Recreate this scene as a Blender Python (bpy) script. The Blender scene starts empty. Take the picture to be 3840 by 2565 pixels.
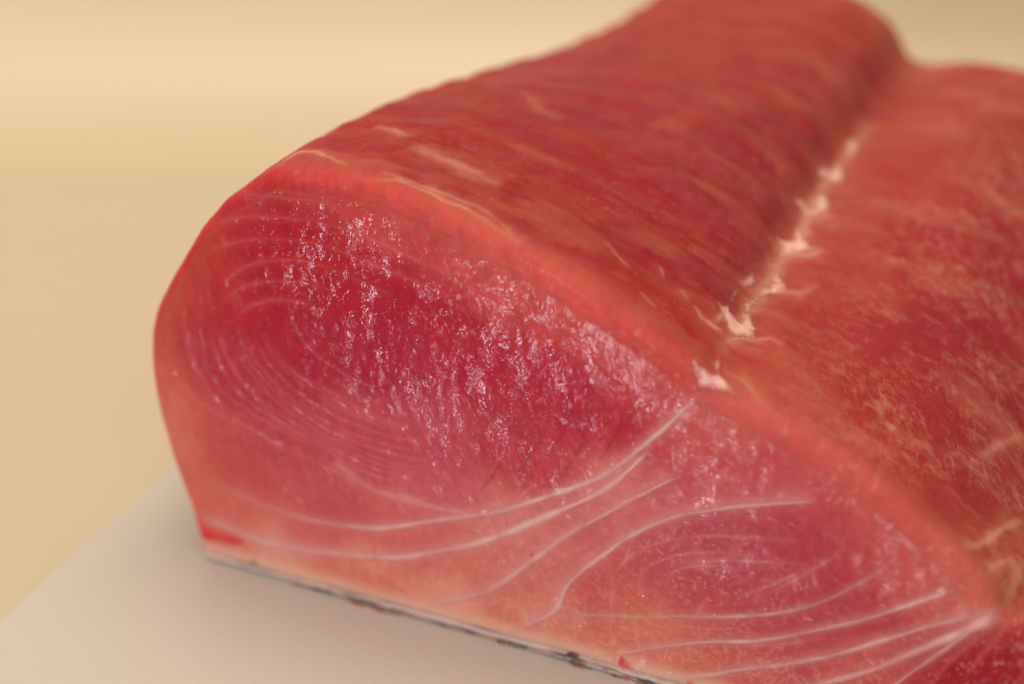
import bpy, math, numpy as np
from mathutils import Vector, Matrix
C = bpy.context.scene
# ------------------------------------------------------------------ camera, light, exposure
FR = math.radians(28)
cam_d = bpy.data.cameras.new('camera'); cam = bpy.data.objects.new('camera', cam_d); C.collection.objects.link(cam); C.camera = cam
cam_d.lens = 60; cam_d.sensor_width = 36; cam_d.clip_start = .005; cam_d.clip_end = 20
cam.location = (0, 0, .135466); cam.rotation_euler = (math.radians(90)-FR, 0, 0)
cam_d.dof.use_dof = True; cam_d.dof.focus_distance = .2005; cam_d.dof.aperture_fstop = 8.5; cam_d.dof.aperture_blades = 9
world = bpy.data.worlds.new('World'); C.world = world; world.use_nodes = True
bg = world.node_tree.nodes['Background']; bg.inputs[0].default_value = (1, .80, .58, 1); bg.inputs[1].default_value = .27
def area(name, loc, target, size, power, col, size_y=None):
    l = bpy.data.lights.new(name, 'AREA'); l.energy = power; l.color = col; l.size = size
    if size_y: l.shape = 'RECTANGLE'; l.size_y = size_y
    o = bpy.data.objects.new(name, l); C.collection.objects.link(o); o.location = loc
    o.rotation_euler = (Vector(target)-Vector(loc)).to_track_quat('-Z', 'Y').to_euler(); return o
area('window_light', (-.50, -.52, .22), (0, .2, .03), .21, 4.1, (.92, .89, 1), .21)
area('front_fill_light', (.10, -.55, .75), (0, .2, .02), .55, 1.9, (1, .88, .76))
area('warm_room_light', (.08, .29, .64), (.02, .39, .02), .40, 3.3, (1, .86, .66))
area('side_lamp_light', (-.20, .29, .32), (-.18, .36, 0), .18, .26, (1, .86, .60))
C.render.filter_size = 1.1
C.view_settings.view_transform = 'Standard'; C.view_settings.look = 'None'; C.view_settings.gamma = 1; C.view_settings.exposure = 0
C.cycles.max_bounces = 8

D = {
 'profile_left': [[0.24,0.0],[-0.56,3.44],[-1.48,6.74],[-2.7,10.96],[-3.86,15.48],[-4.76,20.33],[-5.37,24.51],[-5.44,29.06],[-4.82,33.67],[-2.93,38.44],[-0.29,43.25],[3.59,48.45],[6.27,52.02],[7.89,54.03],[10.49,55.73],[13.43,58.35],[15.43,59.56]],
 'profile_top': [[15.42,59.45],[19.44,59.85],[23.5,59.93],[27.51,60.17],[31.42,59.44],[36.92,58.04],[42.34,56.28],[47.7,54.33],[53.01,52.24],[58.27,49.73],[63.52,46.92],[66.92,44.82],[69.4,42.85],[71.86,42.15],[74.92,41.15],[78.97,39.68],[84.02,37.6],[89.07,35.1],[94.15,31.95],[99.33,27.88],[104.13,23.22],[108.07,21.51],[114.49,18.26],[121.99,13.63],[127.69,8.98]],
 'SPOT': [[7.54,1.23],[8.01,1.87],[8.7,1.99],[8.86,1.47],[8.27,0.87],[7.72,0.85]],
 'SEP': {"S1":[[69.54,42.16],[68.21,40.46],[66.39,37.88],[64.61,35.62],[62.85,33.56],[61.07,31.29],[59.25,29.34],[57.38,27.78],[55.48,26.44],[52.56,24.51],[49.64,22.68],[47.24,21.16],[45.21,19.79],[42.5,18.61],[39.52,17.48],[36.0,16.0],[32.22,14.17],[28.31,12.49],[24.41,11.55],[20.47,10.94],[16.42,10.64],[12.43,10.92],[7.02,11.73],[1.53,12.55],[-1.44,13.02]],"S1b":[[41.38,18.17],[38.52,18.24],[36.04,17.83],[33.56,18.0],[31.05,17.85],[28.52,17.96],[25.99,18.41],[23.56,19.86],[21.31,21.17]],"S2":[[64.06,33.74],[62.91,32.17],[60.25,28.52],[58.03,26.07],[55.53,24.12],[52.6,21.91],[49.66,19.67],[46.6,17.3],[43.54,15.28],[40.36,13.34],[38.41,12.33],[34.64,10.46],[30.73,8.67],[27.35,7.7],[22.89,6.83],[17.49,5.85],[13.35,5.37],[9.24,5.26],[5.12,5.66],[1.8,6.22],[-1.19,6.89]],"S3":[[67.62,30.67],[65.63,29.32],[64.04,27.83],[61.27,25.65],[58.5,22.95],[55.61,20.42],[52.66,17.64],[51.08,15.6],[49.07,13.47],[46.61,10.66],[43.49,7.4],[41.36,5.82],[38.09,4.15],[35.0,2.53]],"S4":[[83.93,31.41],[80.88,30.54],[78.14,29.63],[74.15,28.26],[69.68,26.35],[67.0,24.96],[64.24,23.04],[62.4,21.43],[60.54,19.6],[58.66,17.31],[56.14,14.48],[53.91,11.43],[53.24,9.98],[52.85,8.61],[52.58,7.26],[51.65,6.05],[49.72,4.51],[48.18,3.08],[46.49,1.73]],"S5":[[52.58,7.13],[53.69,6.87],[55.72,7.03],[58.4,7.92],[61.06,8.54],[64.35,9.49],[66.86,10.46],[69.4,11.3],[73.13,12.45],[77.13,14.0],[79.52,15.11],[81.87,16.32],[85.65,18.76],[89.22,22.3],[91.77,25.12],[92.99,26.4]],"S6":[[59.36,2.34],[61.35,3.18],[65.69,5.37],[71.0,7.98],[74.09,9.09],[77.19,10.08],[80.2,11.6],[84.07,13.95],[87.85,16.18],[90.6,17.77],[93.31,19.81],[95.96,21.75],[98.53,23.58],[99.82,24.32]],"S7":[[63.76,-0.1],[69.15,2.09],[73.37,3.82],[75.42,5.15],[78.5,6.55],[82.48,8.63],[86.35,10.84],[90.07,13.54],[92.78,15.45],[95.13,17.04],[96.37,18.16],[99.9,20.15],[103.29,22.5]],"S8":[[80.72,3.29],[85.7,6.4],[89.48,9.13],[92.27,11.18],[95.81,14.38],[99.26,17.49],[101.79,19.85],[103.42,21.53],[104.19,22.77]],"S9":[[92.86,7.38],[94.23,9.24],[96.1,11.81],[98.63,15.04],[100.23,17.38],[102.21,19.92]]},
 'ARC': {"E1":[[59.68,11.0],[59.33,13.48],[60.89,17.13],[64.61,20.68],[69.85,23.25],[76.03,24.79],[81.59,25.46]],"E2":[[63.27,12.72],[62.75,14.81],[64.19,17.45],[67.88,20.06],[72.58,21.71],[77.73,22.57]],"E3":[[66.5,14.65],[66.42,16.52],[68.5,18.38],[72.16,19.75],[75.31,20.04]],"E4":[[65.81,17.91],[70.04,19.63],[76.24,21.66],[83.31,22.97]],"E5":[[75.05,15.94],[79.51,19.43],[83.34,22.67]],"E6":[[79.58,18.53],[82.92,21.65],[86.58,25.57]],"E7":[[71.4,14.53],[70.44,12.33],[69.46,10.1]],"E8":[[68.98,29.73],[71.49,31.26],[74.53,31.88]],"E9":[[67.25,35.11],[67.28,32.22],[67.17,30.14]],"E10":[[61.9,19.92],[61.42,17.91],[60.93,15.87]],"E11":[[46.67,10.41],[47.86,8.77],[48.76,5.7]],"E12":[[50.22,8.15],[49.35,5.88],[48.77,2.99]],"E13":[[35.79,9.58],[35.11,7.02],[34.75,4.86]],"E14":[[43.16,20.13],[44.92,21.04],[45.5,21.7]],"E15":[[46.66,21.38],[47.81,22.94],[49.79,25.32]],"E16":[[56.52,24.63],[56.28,23.03],[56.02,22.03]],"E17":[[76.04,8.94],[81.19,11.09],[86.14,13.73]],"E18":[[67.29,9.42],[71.64,10.13],[75.85,11.76]]},
 'RING': {"a":[[8.68,55.24],[11.93,55.58],[15.1,56.13],[18.25,56.12],[21.4,56.67],[24.37,55.81],[27.39,55.19]],"b":[[3.92,48.51],[6.53,50.8],[9.5,52.2],[12.75,53.01],[15.98,53.48],[19.1,53.81],[23.28,53.84],[27.3,53.24],[32.22,51.99],[37.14,50.82],[38.91,50.39],[45.0,47.66]],"c":[[3.64,45.8],[6.46,47.52],[8.95,48.81],[12.07,49.91],[15.78,50.71],[18.91,51.01],[23.11,50.89],[27.16,50.24],[31.15,49.26],[37.08,48.24],[43.34,45.07]],"d":[[6.51,42.78],[9.97,45.54],[12.24,46.86],[15.56,47.85],[18.74,48.4],[21.9,48.32],[24.99,47.66],[29.04,46.86],[33.04,45.84]],"e":[[6.22,39.7],[9.26,42.49],[11.1,43.58],[14.23,44.73],[17.51,45.38],[20.72,45.61],[25.02,44.72]],"f":[[8.67,38.69],[10.86,40.71],[12.94,41.74],[15.17,42.49],[18.37,42.85],[21.55,42.49]]},
 'RIDGE': {"g1":[[12.44,38.56],[13.15,35.66],[14.58,33.82],[15.9,32.87],[18.04,31.31],[20.51,30.07],[23.48,29.02],[26.51,28.43],[28.93,28.02],[32.06,27.97]],"g2":[[9.88,38.02],[10.53,34.47],[11.94,32.3],[13.19,31.2],[15.07,29.31],[17.56,27.87],[20.86,26.57],[23.86,25.72],[27.61,25.62],[31.31,25.53],[36.23,25.7]],"g3":[[7.83,36.36],[8.79,32.85],[11.75,29.87],[13.71,27.98],[16.22,26.73],[18.72,25.29],[21.23,24.31],[25.0,23.71],[28.73,23.05],[32.5,22.99],[36.17,23.36]],"g4":[[3.02,36.58],[3.44,31.03],[5.2,27.6],[8.28,26.2],[10.33,25.07],[15.98,23.27],[19.82,22.67],[22.34,21.69],[24.86,20.78],[28.61,20.13],[32.41,20.35]],"g5":[[5.98,37.2],[6.41,33.58],[7.97,30.78],[10.32,28.15],[13.94,25.16],[17.65,23.49]],"g6":[[-1.79,28.58],[0.9,25.64],[3.43,24.27],[6.66,23.41],[10.52,22.72],[13.66,21.34],[16.83,20.69]],"g7":[[13.7,21.87],[16.83,20.69],[21.21,19.52],[25.55,18.23],[26.79,18.03]],"g8":[[0.96,38.62],[0.95,32.38],[1.62,29.35],[2.98,26.44]],"g9":[[14.75,36.01],[17.02,32.82],[20.68,31.79],[25.48,29.81],[30.29,29.09],[33.88,29.03]],"g10":[[11.16,38.29],[11.7,35.73],[12.9,33.55],[14.69,31.86],[16.63,30.34],[18.82,29.14],[21.16,28.17],[23.61,27.43],[26.23,27.15],[28.85,26.91],[31.49,26.8],[34.14,26.83]],"g11":[[8.86,37.2],[9.54,34.21],[11.16,31.83],[13.22,29.8],[15.52,28.05],[18.12,26.68],[20.86,25.54],[23.8,24.83],[26.88,24.53],[29.96,24.3],[33.07,24.32],[36.2,24.53]],"g12":[[6.15,36.44],[6.79,33.22],[8.32,30.59],[10.41,28.36],[13.05,26.73],[15.87,25.36],[18.81,24.18],[21.99,23.54],[25.12,22.83],[28.26,22.21],[31.52,22.03],[34.87,22.31]],"g13":[[4.56,36.51],[5.02,33.11],[6.21,30.12],[8.27,27.75],[11.11,26.2],[14.1,24.88],[17.2,23.78],[20.52,23.16],[23.68,22.27],[26.84,21.44],[30.17,21.08],[33.63,21.32]],"g14":[[13.59,37.29],[14.41,35.43],[15.48,33.74],[17.17,32.72],[18.97,31.83],[20.78,30.92],[22.64,30.11],[24.58,29.43],[26.64,29.05],[28.71,28.71],[30.83,28.54],[32.97,28.5]],"g15":[[1.22,34.96],[1.76,30.66],[3.39,27.18],[6.1,24.58],[9.86,22.56],[14.26,20.7],[18.69,19.86]],"g16":[[16.4,41.79],[17.98,37.92],[20.9,35.53],[25.08,34.02],[29.25,33.15]]},
 'DARK': {"k1":[[53.35,27.65],[55.37,31.7],[55.9,34.95]],"k2":[[47.63,26.18],[48.97,29.08],[50.02,31.45]],"k3":[[51.32,29.67],[53.2,33.42],[54.35,36.62]],"k4":[[57.75,30.39],[59.28,33.73],[60.26,36.29]],"k5":[[42.0,21.4],[44.36,25.15],[45.51,27.91]],"k6":[[26.73,6.63],[26.99,8.07],[26.75,10.04]],"k7":[[45.9,17.55],[45.73,18.08],[45.5,18.53]],"k8":[[48.6,14.05],[49.06,14.38],[49.12,14.78]],"r1":[[98.02,10.51],[99.58,14.0],[103.15,19.97]],"r2":[[101.32,11.61],[103.13,16.37],[106.07,22.64]]},
 'BLOOD': {"b1":[[-2.73,7.46],[-0.43,6.1],[1.2,5.07],[2.9,4.76],[5.2,4.97],[6.62,4.81],[7.36,3.96],[5.03,3.15],[2.91,3.34],[0.69,2.72],[-1.1,2.36],[-2.43,4.35]],"b2":[[59.73,1.78],[60.96,2.72],[61.78,2.31],[62.6,1.76],[62.81,0.81],[61.61,0.69],[60.5,1.08]],"b3":[[69.4,1.44],[70.05,1.85],[70.68,1.59],[70.48,1.06],[69.65,0.91]],"b4":[[43.79,37.44],[43.91,37.88],[44.13,37.87],[44.07,37.51]],"b5":[[36.89,18.12],[37.5,18.54],[38.04,18.3],[37.49,17.89]]},
 'COL': [[11.41,55.88,0.456,0.026,0.032],[16.11,54.46,0.445,0.019,0.03],[19.42,50.54,0.413,0.012,0.023],[13.02,45.84,0.402,0.014,0.026],[4.87,45.45,0.485,0.042,0.032],[0.96,38.62,0.515,0.07,0.045],[-2.82,28.35,0.578,0.114,0.07],[-2.41,19.9,0.624,0.171,0.091],[-0.0,10.28,0.61,0.141,0.091],[6.22,39.7,0.429,0.021,0.032],[2.96,32.82,0.445,0.038,0.045],[6.65,30.48,0.429,0.038,0.053],[11.63,28.45,0.429,0.042,0.058],[18.48,36.21,0.392,0.021,0.038],[28.06,47.06,0.413,0.013,0.026],[30.66,38.87,0.402,0.021,0.042],[42.17,38.48,0.429,0.021,0.038],[36.64,45.94,0.413,0.017,0.032],[50.49,40.35,0.445,0.026,0.045],[55.99,35.85,0.434,0.021,0.038],[61.4,34.25,0.429,0.021,0.034],[47.78,30.9,0.456,0.042,0.054],[36.22,28.06,0.485,0.065,0.076],[24.02,25.06,0.485,0.07,0.076],[14.4,22.69,0.485,0.07,0.07],[4.37,20.22,0.515,0.08,0.07],[7.17,14.22,0.515,0.084,0.068],[20.36,15.67,0.515,0.091,0.08],[36.04,20.47,0.546,0.107,0.107],[50.63,25.54,0.491,0.054,0.058],[63.83,39.43,0.515,0.054,0.048],[58.93,27.1,0.61,0.141,0.102],[47.82,19.16,0.624,0.181,0.127],[32.77,12.07,0.578,0.127,0.098],[16.66,8.24,0.578,0.114,0.091],[7.31,8.08,0.61,0.141,0.098],[41.9,11.01,0.61,0.171,0.114],[26.19,4.4,0.644,0.205,0.112],[13.03,3.73,0.701,0.328,0.195],[35.62,2.37,0.73,0.328,0.188],[47.85,10.76,0.578,0.15,0.098],[49.66,4.62,0.631,0.216,0.122],[60.17,22.54,0.546,0.102,0.091],[66.93,28.6,0.515,0.07,0.076],[69.15,36.16,0.558,0.102,0.076],[74.35,34.59,0.515,0.065,0.061],[81.91,33.68,0.503,0.053,0.058],[84.12,36.51,0.578,0.114,0.08],[72.54,22.31,0.434,0.065,0.076],[64.63,20.07,0.485,0.08,0.08],[59.37,12.2,0.546,0.107,0.08],[79.93,27.36,0.445,0.048,0.061],[85.07,25.85,0.413,0.042,0.053],[89.8,27.77,0.485,0.061,0.054],[93.67,27.7,0.578,0.114,0.08],[78.07,17.78,0.445,0.065,0.07],[64.07,6.45,0.61,0.181,0.102],[73.24,10.63,0.491,0.084,0.072],[85.74,18.24,0.429,0.048,0.054],[95.04,24.01,0.527,0.084,0.065],[99.85,23.68,0.565,0.141,0.089],[83.61,13.24,0.456,0.061,0.065],[93.31,17.51,0.423,0.04,0.045],[91.39,11.96,0.527,0.091,0.065],[76.16,7.03,0.546,0.122,0.08],[70.85,4.65,0.61,0.171,0.098],[99.44,15.18,0.352,0.019,0.021],[105.41,17.1,0.352,0.016,0.019],[103.58,12.85,0.305,0.014,0.018],[97.02,10.67,0.402,0.032,0.027],[119.4,15.73,0.328,0.016,0.018],[22.87,58.95,0.515,0.048,0.042],[31.33,57.16,0.546,0.07,0.054],[42.3,52.65,0.565,0.08,0.061],[53.05,49.31,0.565,0.076,0.058],[63.6,44.97,0.546,0.07,0.051],[74.02,39.6,0.578,0.114,0.08],[89.3,32.79,0.565,0.102,0.068],[99.5,26.49,0.565,0.122,0.08]],
 'WET': [[11.41,55.88,0.35],[16.28,56.72,0.5],[19.04,53.86,0.8],[10.61,46.55,0.3],[16.38,49.97,0.5],[22.41,51.1,0.9],[21.61,47.52,0.9],[28.09,47.64,0.8],[31.0,48.22,0.7],[36.66,47.08,0.5],[36.82,53.79,0.3],[34.04,54.37,0.6],[42.29,51.55,0.8],[47.72,49.32,0.9],[53.05,49.31,0.75],[58.38,46.03,0.78],[62.64,43.09,0.75],[66.33,41.14,0.5],[54.82,40.19,0.5],[50.46,43.2,0.6],[42.22,44.26,0.5],[33.6,39.51,0.45],[27.54,35.19,0.6],[22.14,35.8,0.5],[13.81,40.06,0.4],[4.79,38.18,0.25],[-0.08,28.97,0.15],[30.36,30.96,0.7],[33.23,27.32,0.8],[18.16,31.21,0.3],[11.37,25.19,0.15],[17.65,23.49,0.15],[30.06,22.75,0.25],[36.16,25.56,0.5],[42.11,32.53,0.55],[47.77,33.89,0.4],[42.15,36.71,0.55],[56.03,34.11,0.35],[36.36,34.19,0.6],[44.94,28.99,0.5],[61.4,34.25,0.25],[53.39,28.69,0.35],[47.8,24.8,0.35],[42.02,23.3,0.3],[23.51,15.18,0.1],[10.29,11.64,0],[35.89,13.93,0.05],[16.5,5.77,0],[47.83,16.61,0.15],[53.58,16.95,0.2],[47.84,12.73,0.35],[35.77,8.57,0.05],[64.21,30.26,0.3],[69.46,30.44,0.45],[74.61,30.62,0.4],[76.63,38.0,0.3],[71.54,39.01,0.4],[81.91,33.68,0.2],[64.86,14.48,0.3],[70.2,16.69,0.3],[62.26,9.83,0.4],[78.12,17.17,0.35],[75.11,23.03,0.2],[85.07,25.85,0.1],[90.43,21.46,0.2],[94.78,26.28,0.5],[97.16,26.38,0.5],[83.36,16.28,0.4],[88.3,17.79,0.2],[65.21,6.15,0.3],[75.91,10.83,0.2],[86.28,12.2,0.15],[100.83,15.63,0.05],[22.77,0.59,0],[35.61,1.67,0],[59.09,21.63,0.2]],
 'TOPLINE': {"T1":[[355,1.43],[367,1.26],[378,1.8],[388,2.85],[401,2.85],[413,3.08],[425,2.63],[437,3.08],[450,2.85],[465,2.41],[485,1.8]],"T2":[[372,3.55],[389,3.55],[408,4.04],[427,4.3],[445,4.73],[465,3.79]],"T3":[[325,16.79],[342,16.79],[361,15.07]],"T4":[[288,3.55],[297,2.63],[301,5.81],[314,6.24],[330,4.95],[348,3.79]],"T5":[[369,12.27],[384,11.84],[405,11.62],[425,11.84],[445,11.84]],"T6":[[463,4.04],[476,2.63],[487,1.8]],"T7":[[528,11.41],[540,10.54],[553,9.68]],"T8":[[568,6.67],[578,6.24],[584,5.81]],"T9":[[588,12.27],[593,11.84],[597,11.41]],"T10":[[566,13.99],[575,11.84]],"T11":[[379,40.91],[403,37.46],[430,35.96]],"T12":[[854,29.93],[835,23.9],[823,18.51]],"T13":[[874,17.01],[865,14.21],[858,11.19],[852,7.96],[844,4.95],[833,2.2]],"T14":[[877,9.47],[868,7.31],[862,4.73],[858,2.0],[853,0.93],[850,0.28]],"T15":[[879,1.26],[881,3.79],[882,7.1],[882,10.76]],"T20":[[638,6.45],[635,9.9],[634,20.88],[635,23.68],[634,34.45],[638,39.83],[632,47.9],[629,56.6],[630,64.71],[629,73.99],[632,86.17]],"T21":[[635,9.9],[642,12.27],[657,14.85],[670,14.85]],"T22":[[636,23.47],[638,26.48],[658,27.56],[668,31.65]],"T23":[[621,11.62],[621,15.07],[614,16.36]],"T24":[[615,10.76],[623,10.76],[628,11.41]],"T25":[[621,22.82],[622,25.4],[629,26.48]],"T26":[[622,36.39],[632,37.25],[648,37.68],[657,40.48]],"T27":[[628,47.9],[637,49.06],[647,51.38]],"T28":[[643,4.04],[657,4.73],[679,1.8],[685,0.93]],"T29":[[602,11.41],[612,10.54],[622,11.19]]},
 'FLAP': {"F1":[[617,15.93],[621,17.01],[626,16.57],[631,16.14],[634,16.14],[633,18.08],[635,18.94],[638,18.94],[642,17.65],[647,16.14],[649,13.78],[641,12.48],[637,12.05],[632,12.48],[626,13.13],[621,14.42]],"F1b":[[634,9.9],[636,10.98],[642,12.7],[654,14.64],[650,13.56],[642,11.84],[638,10.98],[636,9.9]],"F1c":[[634,18.73],[630,20.45],[633,22.39],[635,23.47],[636,22.17],[635,20.88],[637,19.37]],"F2":[[635,23.68],[634,25.83],[638,28.2],[634,30.57],[636,32.29],[641,30.79],[649,27.99],[648,26.7],[642,26.05],[637,24.11]],"F3":[[622,23.9],[621,25.83],[621,27.34],[624,27.99],[628,26.7],[628,24.33],[622,23.25]],"F4":[[620,18.51],[619,19.59],[619,21.53],[622,21.53],[622,19.59],[623,18.73]],"F5":[[618,2.85],[623,2.2],[628,2.2],[636,2.63],[641,2.85],[637,4.04],[635,4.04],[635,6.24],[637,6.45],[641,4.52],[647,3.08],[656,2.0],[664,1.26],[660,1.09],[651,0.93],[643,0.64],[640,0.28],[638,0.03],[633,0.64],[625,1.43]],"F6":[[625,5.81],[629,5.81],[632,5.16],[629,5.16]],"F7":[[620,38.32],[627,39.4],[632,40.69],[627,45.0],[632,45.0],[640,41.99],[646,40.48],[654,40.69],[649,38.97],[639,37.68],[634,36.17],[633,34.02],[629,37.25]],"F8":[[610,49.06],[620,51.38],[629,50.22],[631,51.38],[628,55.44],[634,57.18],[643,53.7],[642,50.8],[631,48.48],[623,49.06]],"F9":[[615,60.08],[620,62.97],[625,62.39],[625,66.45],[633,66.45],[640,62.39],[636,60.66],[628,60.66],[622,58.92]],"F10":[[622,75.15],[627,78.05],[635,75.73],[636,71.67],[629,71.09]]},
 'TCOL': [[316,3.08,0.445,0.034,0.032],[359,0.18,0.546,0.07,0.051],[430,0.1,0.565,0.08,0.058],[497,0.18,0.578,0.08,0.058],[566,0.38,0.578,0.076,0.051],[616,0.78,0.578,0.065,0.042],[625,6.24,0.491,0.019,0.016],[599,7.96,0.434,0.021,0.021],[314,8.82,0.413,0.032,0.026],[328,15.5,0.402,0.034,0.026],[389,12.48,0.376,0.03,0.023],[390,6.67,0.376,0.03,0.03],[360,28.63,0.352,0.034,0.034],[396,22.17,0.413,0.045,0.023],[397,35.52,0.352,0.032,0.034],[366,61.24,0.342,0.042,0.04],[432,9.9,0.376,0.03,0.025],[480,11.41,0.392,0.034,0.027],[456,27.34,0.392,0.034,0.027],[507,21.31,0.376,0.026,0.027],[553,18.08,0.361,0.023,0.025],[566,12.27,0.402,0.026,0.025],[598,22.6,0.361,0.023,0.025],[583,38.76,0.328,0.032,0.032],[579,60.66,0.314,0.034,0.032],[493,43.06,0.361,0.04,0.037],[490,62.39,0.352,0.042,0.037],[437,86.17,0.376,0.054,0.037],[511,94.87,0.376,0.048,0.034],[571,101.24,0.402,0.051,0.03],[611,104.72,0.352,0.042,0.032],[523,66.45,0.342,0.042,0.034],[612,56.6,0.352,0.038,0.034],[610,82.69,0.376,0.065,0.04],[632,108.78,0.503,0.141,0.065],[636,82.69,0.479,0.107,0.054],[640,74.57,0.456,0.089,0.048],[652,57.76,0.468,0.089,0.051],[665,37.68,0.479,0.08,0.048],[646,29.06,0.468,0.065,0.042],[684,16.79,0.456,0.058,0.04],[666,8.39,0.527,0.076,0.045],[665,1.26,0.565,0.098,0.058],[712,1.26,0.565,0.089,0.054],[760,2.2,0.552,0.072,0.048],[724,13.34,0.429,0.037,0.03],[794,2.85,0.402,0.03,0.027],[833,2.41,0.527,0.084,0.051],[860,1.09,0.546,0.127,0.072],[765,21.1,0.392,0.03,0.027],[797,36.82,0.352,0.027,0.027],[741,47.9,0.392,0.034,0.03],[790,56.6,0.342,0.027,0.025],[694,67.61,0.445,0.061,0.04],[746,72.83,0.376,0.048,0.034],[688,102.98,0.429,0.065,0.042],[750,98.34,0.376,0.045,0.032],[836,25.83,0.361,0.034,0.032],[832,15.93,0.376,0.038,0.032],[870,19.8,0.402,0.061,0.045],[876,13.13,0.429,0.058,0.037],[894,3.55,0.352,0.016,0.018],[842,36.6,0.352,0.03,0.027],[111,0.0,0.61,0.141,0.08],[52,0.0,0.61,0.141,0.091],[213,0.0,0.515,0.061,0.042]],
}
# ---------------------------------------------------------------- shape of the fillet (metres, local: x across, y along, z up)
def vtab(seed):
    return np.random.RandomState(seed).rand(256, 256)
_T = {}
def vn(x, y, seed=0):
    "smooth value noise in 0..1"
    if seed not in _T: _T[seed] = vtab(seed)
    t = _T[seed]
    xi = np.floor(x).astype(int); yi = np.floor(y).astype(int)
    fx = x - xi; fy = y - yi
    fx = fx*fx*(3-2*fx); fy = fy*fy*(3-2*fy)
    a = t[xi & 255, yi & 255]; b = t[(xi+1) & 255, yi & 255]
    c = t[xi & 255, (yi+1) & 255]; d = t[(xi+1) & 255, (yi+1) & 255]
    return (a*(1-fx)+b*fx)*(1-fy) + (c*(1-fx)+d*fx)*fy
def fbm(x, y, seed=0, o=4):
    s = 0; a = .5; n = 0
    for k in range(o):
        s = s + a*vn(x*2**k+17.3*k, y*2**k+5.1*k, seed+k); n += a; a *= .55
    return s/n
def sm(a, b, x):
    t = np.clip((x-a)/(b-a), 0, 1); return t*t*(3-2*t)
def resample(P, n, smooth=3):
    P = np.asarray(P, float)
    for _ in range(smooth):                                  # Chaikin corner cutting
        Q = np.empty((2*len(P), P.shape[1])); Q[0] = P[0]; Q[-1] = P[-1]
        Q[1:-1:2] = .75*P[:-1]+.25*P[1:]; Q[2::2][:len(P)-1] = .25*P[:-1]+.75*P[1:]
        P = Q
    d = np.r_[0, np.cumsum(np.linalg.norm(np.diff(P, axis=0), axis=1))]
    t = np.linspace(0, d[-1], n)
    return np.stack([np.interp(t, d, P[:, k]) for k in range(P.shape[1])], 1)
NL, NT = 300, 740                                            # samples up the left side and over the top
prof_l = resample(np.array(D['profile_left'])/1000, NL)
prof_t = resample(np.array(D['profile_top'])/1000, NT)
PR = np.r_[prof_l, prof_t[1:]]; NS = len(PR)
k_ = np.exp(-np.linspace(-2, 2, 41)**2); k_ /= k_.sum()
def blur1(a):
    return np.stack([np.convolve(np.pad(a[:, i], 20, mode='reflect', reflect_type='odd'), k_, 'valid') for i in range(a.shape[1])], 1)
PR = blur1(PR)
TN = np.gradient(PR, axis=0); TN /= np.linalg.norm(TN, axis=1)[:, None]
NR = blur1(np.stack([-TN[:, 1], TN[:, 0]], 1)); NR /= np.linalg.norm(NR, axis=1)[:, None]      # outward in the plane of the cut
LEN = .123
side = np.arange(NS)/(NS-1.)
U0 = PR[:, 0]
istop = sm(.0, .02, U0) * (np.arange(NS) > NL*.8)
R0 = .0015 + .0012*istop                                     # rounding of the front edge
dz_back = np.interp(U0, [-.01, .005, .018, .032, .045, .056, .0630, .0665, .071, .077, .088, .105, .135], [-.001, -.0060, -.0066, -.0036, .0008, .0044, .0044, .0022, .0028, .0060, .0100, .011, .006]) * (np.arange(NS) > NL*.6)
dz_back = np.convolve(np.pad(dz_back, 8, mode='edge'), np.ones(17)/17, 'valid')
wf = np.r_[.0043*np.linspace(0, 1, 26)**1.5, np.linspace(.0043, .045, 190)[1:], np.linspace(.045, LEN-.009, 120)[1:]]
we = LEN-.009 + .009*np.sin(np.linspace(0, np.pi/2, 26))[1:]
WW = np.r_[wf, we]; NW = len(WW)
def face_bulge(u, v):                                        # slow swelling of the cut face, towards the viewer
    b = .0008*np.exp(-(((u-.038)/.024)**2 + ((v-.034)/.018)**2)) + .0006*np.exp(-(((u-.082)/.018)**2 + ((v-.018)/.010)**2))
    return b + .0005*(fbm(u*90, v*90, 40, 2)-.5)
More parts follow.
